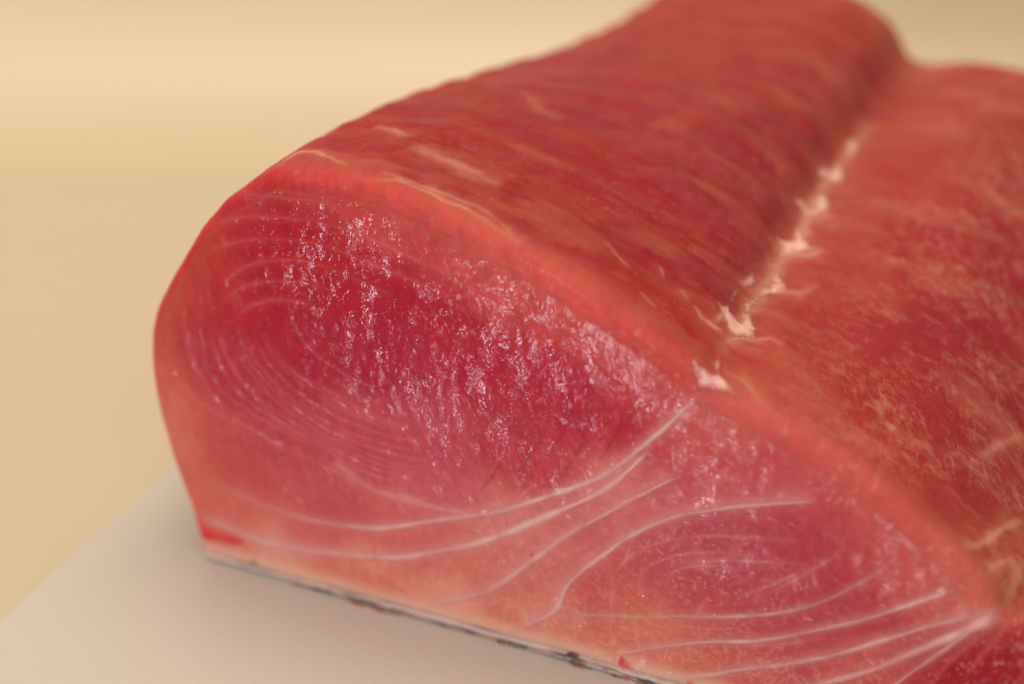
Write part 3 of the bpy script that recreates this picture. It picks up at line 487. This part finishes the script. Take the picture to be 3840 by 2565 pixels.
part('lower_loin', QF[~upF], QB[~upB], 'paler lower loin crossed by white sinew lines')
# back and underside (never seen from the front, closes the block)
rb = [int(i) for i in idB[:, -1]]
back = V[rb]; bb = back.copy(); bb[:, 2] = .0009; nb = len(rb)
mesh('back_face', np.concatenate([back, bb]), np.array([[i, i+nb, i+1+nb, i+1] for i in range(nb-1)]), MT, root,
     dict(flesh_color=np.tile([.45, .06, .05], (2*nb, 1)), wet=np.full(2*nb, .2)))

# ---- strips and patches lying in the surfaces
fcen = (V[idF]).copy(); NFc = NV[idF]
from mathutils.bvhtree import BVHTree
bvh = BVHTree.FromPolygons([tuple(p) for p in V.tolist()], QA.tolist())
def on_face(u, v):
    "point and normal of the cut face at (u, v)"
    P = np.zeros((len(u), 3)); NN = np.zeros((len(u), 3))
    for i, (a, b_) in enumerate(zip(u, v)):
        h = bvh.ray_cast(Vector((a, -.02, b_)), Vector((0, 1, 0)), .1)
        if h[0] is None: h = bvh.find_nearest(Vector((a, 0, b_)))
        P[i] = h[0]; NN[i] = h[1]
    return P, NN
VBg = V[idB]; NBg = NV[idB]
def on_top(s, w):
    "point and normal of the fillet surface at (profile index, w)"
    j = np.interp(w, WW, np.arange(NW)); s = np.clip(s, 0, NS-1.001); j = np.clip(j, 0, NW-1.001)
    a, b_ = s.astype(int), j.astype(int); fa, fb_ = (s-a)[:, None], (j-b_)[:, None]
    f = lambda G: (G[a, b_]*(1-fa)+G[a+1, b_]*fa)*(1-fb_)+(G[a, b_+1]*(1-fa)+G[a+1, b_+1]*fa)*fb_
    n = f(NBg); return f(VBg), n/np.linalg.norm(n, axis=1)[:, None]
def ribbon(name, line, halfw, height, mat, color, label=None, w0=0., taper=.12, seed=0):
    a = np.array(line); L = np.linalg.norm(np.diff(a, axis=0), axis=1).sum(); n = max(12, int(L/.0003)); K = 7
    c = resample(a, n, 1); t = np.gradient(c, axis=0); t /= np.linalg.norm(t, axis=1)[:, None]+1e-12
    nr = np.stack([-t[:, 1], t[:, 0]], 1); run = np.linspace(0, 1, n)
    c = c+nr*(.00014*(fbm(run*L*900, run*0, 100+seed, 2)-.5))[:, None]
    wd = halfw*(.55+.9*fbm(run*L*500, run*0+7, 110+seed, 2))*np.clip(sm(0, taper, run)*sm(1, 1-taper, run), .12, 1)*(1+w0*sm(.8, 1, run))
    x = np.linspace(-1, 1, K); P2 = c[:, None]+nr[:, None]*(x[None, :, None]*wd[:, None, None])
    P, NN = on_face(P2[..., 0].ravel(), P2[..., 1].ravel())
    hh = (height*(1-x**2)[None]*np.clip(wd/halfw, .2, 1.2)[:, None] - .00003*(np.abs(x) > .99)[None]).ravel()
    P = P+NN*hh[:, None]
    base = face_color(P2[..., 0], P2[..., 1]).reshape(-1, 3)
    al = (color[3]*(1-np.abs(x)**2)[None]*(.45+.8*vn(run*L*700, run*0, 120+seed))[:, None]*np.clip(sm(0, .1, run)*sm(1, .88, run), 0, 1)[:, None]).ravel()[:, None].clip(0, 1)
    cc = base*(1-al)+np.array(color[:3])*al
    Q = quads(np.arange(n*K).reshape(n, K), True)
    o = mesh(name, P, Q, mat, root, dict(flesh_color=cc, wet=np.full(len(P), .15)))
    if label: o['label'] = label
    return o
lab = dict(S1='long white sinew line between the two loins', S2='bright pale sinew arc sweeping low to the left edge', S4='curved sinew bending down to a point', S8='thick sinew meeting the right edge')
for i, (k, l) in enumerate(SEP.items()):
    st, cw, gw_ = SEPW[k]
    if k == 'S1b': continue
    ribbon('sinew', l if k != 'S1' else l[:int(len(l)*.72)], cw/1000*1.9, .00002, MF, (.66, .34, .31, st*.28), lab.get(k), 2. if k == 'S8' else 0, seed=i)
def patch(name, poly, height, mat, surface='face', color=None, label=None, step=.00016, rough=.25, seed=0, parent=None, lift=0.):
    a = np.array(poly); pad = .0004
    X, Y = np.meshgrid(np.arange(a[:, 0].min()-pad, a[:, 0].max()+pad, step), np.arange(a[:, 1].min()-pad, a[:, 1].max()+pad, step), indexing='ij')
    d = sdf(X, Y, poly) + rough*.001*(fbm(X*2200, Y*2200, 130+seed, 3)-.5)
    ok = (d > 0); I = np.full(X.shape, -1)
    q = ok[:-1, :-1] | ok[1:, :-1] | ok[:-1, 1:] | ok[1:, 1:]
    idx = np.arange(X.size).reshape(X.shape)
    Q = np.stack([idx[:-1, :-1], idx[:-1, 1:], idx[1:, 1:], idx[1:, :-1]], -1)[q]
    if len(Q) == 0: return None
    used = np.unique(Q); mp = np.full(X.size, -1); mp[used] = np.arange(len(used)); Q = mp[Q]
    x, y, dd = X.ravel()[used], Y.ravel()[used], d.ravel()[used]
    if surface == 'face': P, NN = on_face(x, y); Q = Q[:, ::-1]
    else: P, NN = on_top(x/.00016, y); Q = Q[:, ::-1]
    ht = height*np.sqrt(np.clip(dd/(.0007), 0, 1))*(.7+.9*(fbm(x*900+y*300, y*900, 140+seed, 3)-.3)) - .00006*(dd <= 0) + lift*sm(0, .001, dd)
    P = P+NN*ht[:, None]
    if color is not None:
        al = (color[3]*sm(-.0001, .0004 if surface == 'face' else .0010, dd))[:, None]*(.75+.5*(fbm(x*1500+y*700, y*500, 150+seed, 3)[:, None]-.3)); al = al.clip(0, 1)
        base = face_color(x, y) if surface == 'face' else top_color(x/.00016, y)
        cc = base*(1-al)+np.array(color[:3])*al
    else: cc = np.tile([.5, .3, .3], (len(P), 1))
    o = mesh(name, P, Q, mat, parent or root, dict(flesh_color=cc, wet=np.full(len(P), .7)))
    if label: o['label'] = label
    return o
for i, (k, p) in enumerate(BLOOD.items()):
    patch('blood_patch', p, .00010, MF, 'face', (.62, .012, .014, .95) if k != 'b5' else (.75, .10, .03, .8), seed=i, step=.00012, rough=.12,
          label={'b1': 'bright red blood patch in the lower left corner', 'b2': 'small red blood patch just above the skin'}.get(k))
patch('dark_spot', SPOT, .00012, MF, 'face', (.20, .10, .02, .9), seed=9, step=.00012)
FL = {k: [(i*.00016, w/1000) for i, w in v] for k, v in D['FLAP'].items()}
for i, (k, p) in enumerate(FL.items()):
    patch('membrane_flap', p, .00015, MT, 'top', (.82, .58, .54, .72 if k not in ('F3', 'F5', 'F6') else .80), seed=20+i, rough=.9,
          label={'F1': 'ragged white membrane flap in the groove', 'F5': 'star shaped pale membrane where the groove meets the cut'}.get(k))

# ---- skin under the flesh: pale inner layer, dark outer layer
pb = np.array([[-.5, 0]]+[[x, .0] for x in np.linspace(1, 150, 60)])
def skin_layer(name, z0, z1, out, mat, label, seed):
    n = 700; us = np.linspace(.0006, .142, n)
    yy = []
    prof = [(-.0008, 0.3), (0, 0), (.25, -1), (.6, -1.2), (.9, -.6), (1, 0.5)]
    jit = .00035*(fbm(us*260, us*0, seed, 4)-.5)
    zt = z1*(1+.35*(fbm(us*180, us*0+4, seed+3, 3)-.5)*2)
    V_ = []; K = 9
    for q in range(K):
        t = q/(K-1.); zz = z0+(zt-z0)*t
        bul = out*np.sin(np.pi*min(1, t*1.0))**.6 if 0 < t < 1 else 0
        yv = -(bul+jit)*(1 if 0 < t < 1 else .6)-.0003-.0008*np.exp(-(((us-.082)/.018)**2))
        V_.append(np.stack([us, yv, zz+0*us], -1))
    V_.append(np.stack([us, .012+0*us, zt], -1))
    V_ = np.stack(V_); idx = np.arange(V_.shape[0]*n).reshape(V_.shape[0], n)
    o = mesh(name, V_.reshape(-1, 3), quads(idx), mat, root); 
    # the layer turns the left corner and runs back along the side
    ys = np.linspace(-.0003, LEN, 200); j2 = .0003*(fbm(ys*260, ys*0, seed+7, 3)-.5)
    V2 = []
    for q in range(5):
        t = q/4.; V2.append(np.stack([.0006-out*np.sin(np.pi*t)+j2, ys, z0+(z1-z0)*t+0*ys], -1))
    V2 = np.stack(V2); i2 = np.arange(V2.shape[0]*200).reshape(V2.shape[0], 200)
    return o, V2, i2
msk = simple('pale_skin', (.60, .44, .35), .5, .4, .2, (.46, .35, .31), .0001, 700.)
mdk, nt, b = new_mat('dark_skin'); tc = N(nt, 'ShaderNodeTexCoord').outputs['Object']
n1 = N(nt, 'ShaderNodeTexNoise', Vector=tc, Scale=260., Detail=4., Roughness=.6).outputs['Fac']
rp = N(nt, 'ShaderNodeValToRGB', Fac=n1); e = rp.color_ramp.elements; e[0].position = .38; e[0].color = (.045, .035, .04, 1); e[1].position = .56; e[1].color = (.38, .28, .23, 1)
x_ = e.new(.70); x_.color = (.42, .20, .13, 1)
nt.links.new(rp.outputs[0], b.inputs['Base Color']); b.inputs['Roughness'].default_value = .5; b.inputs['Coat Weight'].default_value = .25
bp = N(nt, 'ShaderNodeBump', Height=N(nt, 'ShaderNodeTexNoise', Vector=tc, Scale=900., Detail=3.).outputs['Fac'], Strength=1., Distance=.0003); nt.links.new(bp.outputs[0], b.inputs['Normal'])
o1, v2, i2 = skin_layer('skin', .00026, .00085, .00010, msk, None, 160)
o1['label'] = 'pale grey edge of the fish skin'
mesh('skin_side', v2.reshape(-1, 3), quads(i2, True), msk, o1)
# dark outer skin: absent at the left corner, thick in the middle
n = 600; us = np.linspace(.014, .142, n); th = .00032*(.12+1.5*sm(.42, .62, fbm(us*150, us*0, 170, 4)))*sm(.014, .024, us)
rows = []
for q in range(7):
    t = q/6.; rows.append(np.stack([us, -.0004-.0004*np.sin(np.pi*t)-.0006*np.exp(-(((us-.082)/.02)**2))-.0003*(fbm(us*700, us*0+q*.3, 171, 3)-.5), .00002+(th+.00025)*t], -1))
rows.append(np.stack([us, .010+0*us, th], -1)); rows = np.stack(rows)
od = mesh('skin_scales', rows.reshape(-1, 3), quads(np.arange(8*n).reshape(8, n)), mdk, root); od['label'] = 'dark blue grey outer skin along the bottom edge'
# red brown residue clinging to the skin
mres = simple('skin_residue', (.30, .07, .025), .3, .3, .5, (.16, .035, .02), .0001, 1200.)
rg = np.random.RandomState(5)
for (u0, ln, wd) in [(.0245, .0028, .0006), (.0285, .0050, .0006), (.0455, .0022, .0004), (.0560, .0034, .0006), (.0625, .0050, .0005)]:
    m_, k_n = 40, 8; x = np.linspace(-1, 1, m_); y = np.linspace(0, 1, k_n)
    prof = np.sqrt(np.clip(1-x**2, 0, 1))*(.6+.8*fbm(x*3+u0*999, x*0, 175, 3)); X = u0+x[:, None]*ln/2+0*y; Y = -.0006-prof[:, None]*wd*y-.0006*np.exp(-(((X-.082)/.02)**2))
    Z = .00003+.00032*np.sqrt(np.clip(1-y**2, 0, 1))[None]*prof[:, None]
    mesh('skin_residue', np.stack([X, Y, Z], -1).reshape(-1, 3), quads(np.arange(m_*k_n).reshape(m_, k_n), True), mres, od)

# ------------------------------------------------------------------ board, table, wall
def slab(name, outline, z0, z1, mat, bevel=.0012, kind=None, parent=None):
    import bmesh
    bm = bmesh.new(); vs = [bm.verts.new((x, y, z1)) for x, y in outline]; f = bm.faces.new(vs)
    r = bmesh.ops.extrude_face_region(bm, geom=[f]); 
    bmesh.ops.translate(bm, vec=(0, 0, z0-z1), verts=[v for v in r['geom'] if isinstance(v, bmesh.types.BMVert)])
    bmesh.ops.recalc_face_normals(bm, faces=bm.faces)
    if bevel: bmesh.ops.bevel(bm, geom=list(bm.edges), offset=bevel, segments=4, profile=.5, affect='EDGES')
    me = bpy.data.meshes.new(name); bm.to_mesh(me); bm.free(); me.materials.append(mat)
    for p in me.polygons: p.use_smooth = p.area < 1e-4
    o = bpy.data.objects.new(name, me); C.collection.objects.link(o)
    if kind: o['kind'] = kind
    if parent: o.parent = parent
    return o
def plastic(name, col, rough, fleck, bscale):
    m, nt, b = new_mat(name); tc = N(nt, 'ShaderNodeTexCoord').outputs['Object']
    big = N(nt, 'ShaderNodeTexNoise', Vector=tc, Scale=9., Detail=3.).outputs['Fac']
    mx = N(nt, 'ShaderNodeMix', data_type='RGBA'); mx.inputs[0].default_value = 0
    nt.links.new(big, mx.inputs[0]); mx.inputs[6].default_value = (*[c*.97 for c in col], 1); mx.inputs[7].default_value = (*[min(1, c*1.03) for c in col], 1)
    nt.links.new(mx.outputs[2], b.inputs['Base Color']); b.inputs['Roughness'].default_value = rough
    v = N(nt, 'ShaderNodeTexVoronoi', Vector=tc, Scale=bscale).outputs['Distance']
    nz = N(nt, 'ShaderNodeTexNoise', Vector=tc, Scale=bscale*1.6, Detail=2.).outputs['Fac']
    h = math_(nt, 'ADD', v, nz)
    bp = N(nt, 'ShaderNodeBump', Height=h, Strength=1., Distance=fleck); nt.links.new(bp.outputs[0], b.inputs['Normal'])
    b.inputs['Subsurface Weight'].default_value = .0
    return m
MB = plastic('white_board_plastic', (.54, .515, .47), .36, .00003, 2600.)
A = Matrix.Rotation(math.radians(90-114), 4, 'Z'); O = Vector((-0.042282, 0.192360, 0))
W_ = lambda u, w: tuple((O + A @ Vector((u, w, 0)))[:2])
bo = slab('cutting_board', [W_(-.0135, -.16), W_(-.0197, .138), W_(.36, .138), W_(.36, -.16)], -.0018, 0., MB, .0006)
bo['label'] = 'thin off white plastic cutting board under the fish fillet'; bo['category'] = 'cutting board'
MTb = plastic('beige_worktop_laminate', (.545, .47, .35), .38, .00002, 2000.)
g = slab('worktop', [(-1.2, -.6), (-1.2, .335), (1.2, .335), (1.2, -.6)], -.044, -.0018, MTb, 0, 'structure')
# wide cove added at the wall foot, curved so the background brightens gradually
MW = plastic('cream_wall_panel', (.575, .49, .35), .38, .00002, 2000.)
pf = [(.335, -.0018)]+[(.335+.050*math.sin(a), .0482-.050*math.cos(a)) for a in np.linspace(.02, math.pi/2, 24)]+[(.385, .12), (.385, .9), (.42, .9), (.42, -.3), (.335, -.3)]
xs = np.linspace(-1.2, 1.2, 13); PW = np.array([[(x, y, z) for x in xs] for y, z in pf])
w = mesh('wall', PW.reshape(-1, 3), quads(np.arange(len(pf)*13).reshape(len(pf), 13), True), MW); w['kind'] = 'structure'
w.data.polygons.foreach_set('use_smooth', [i < 24*12 for i in range(len(w.data.polygons))])
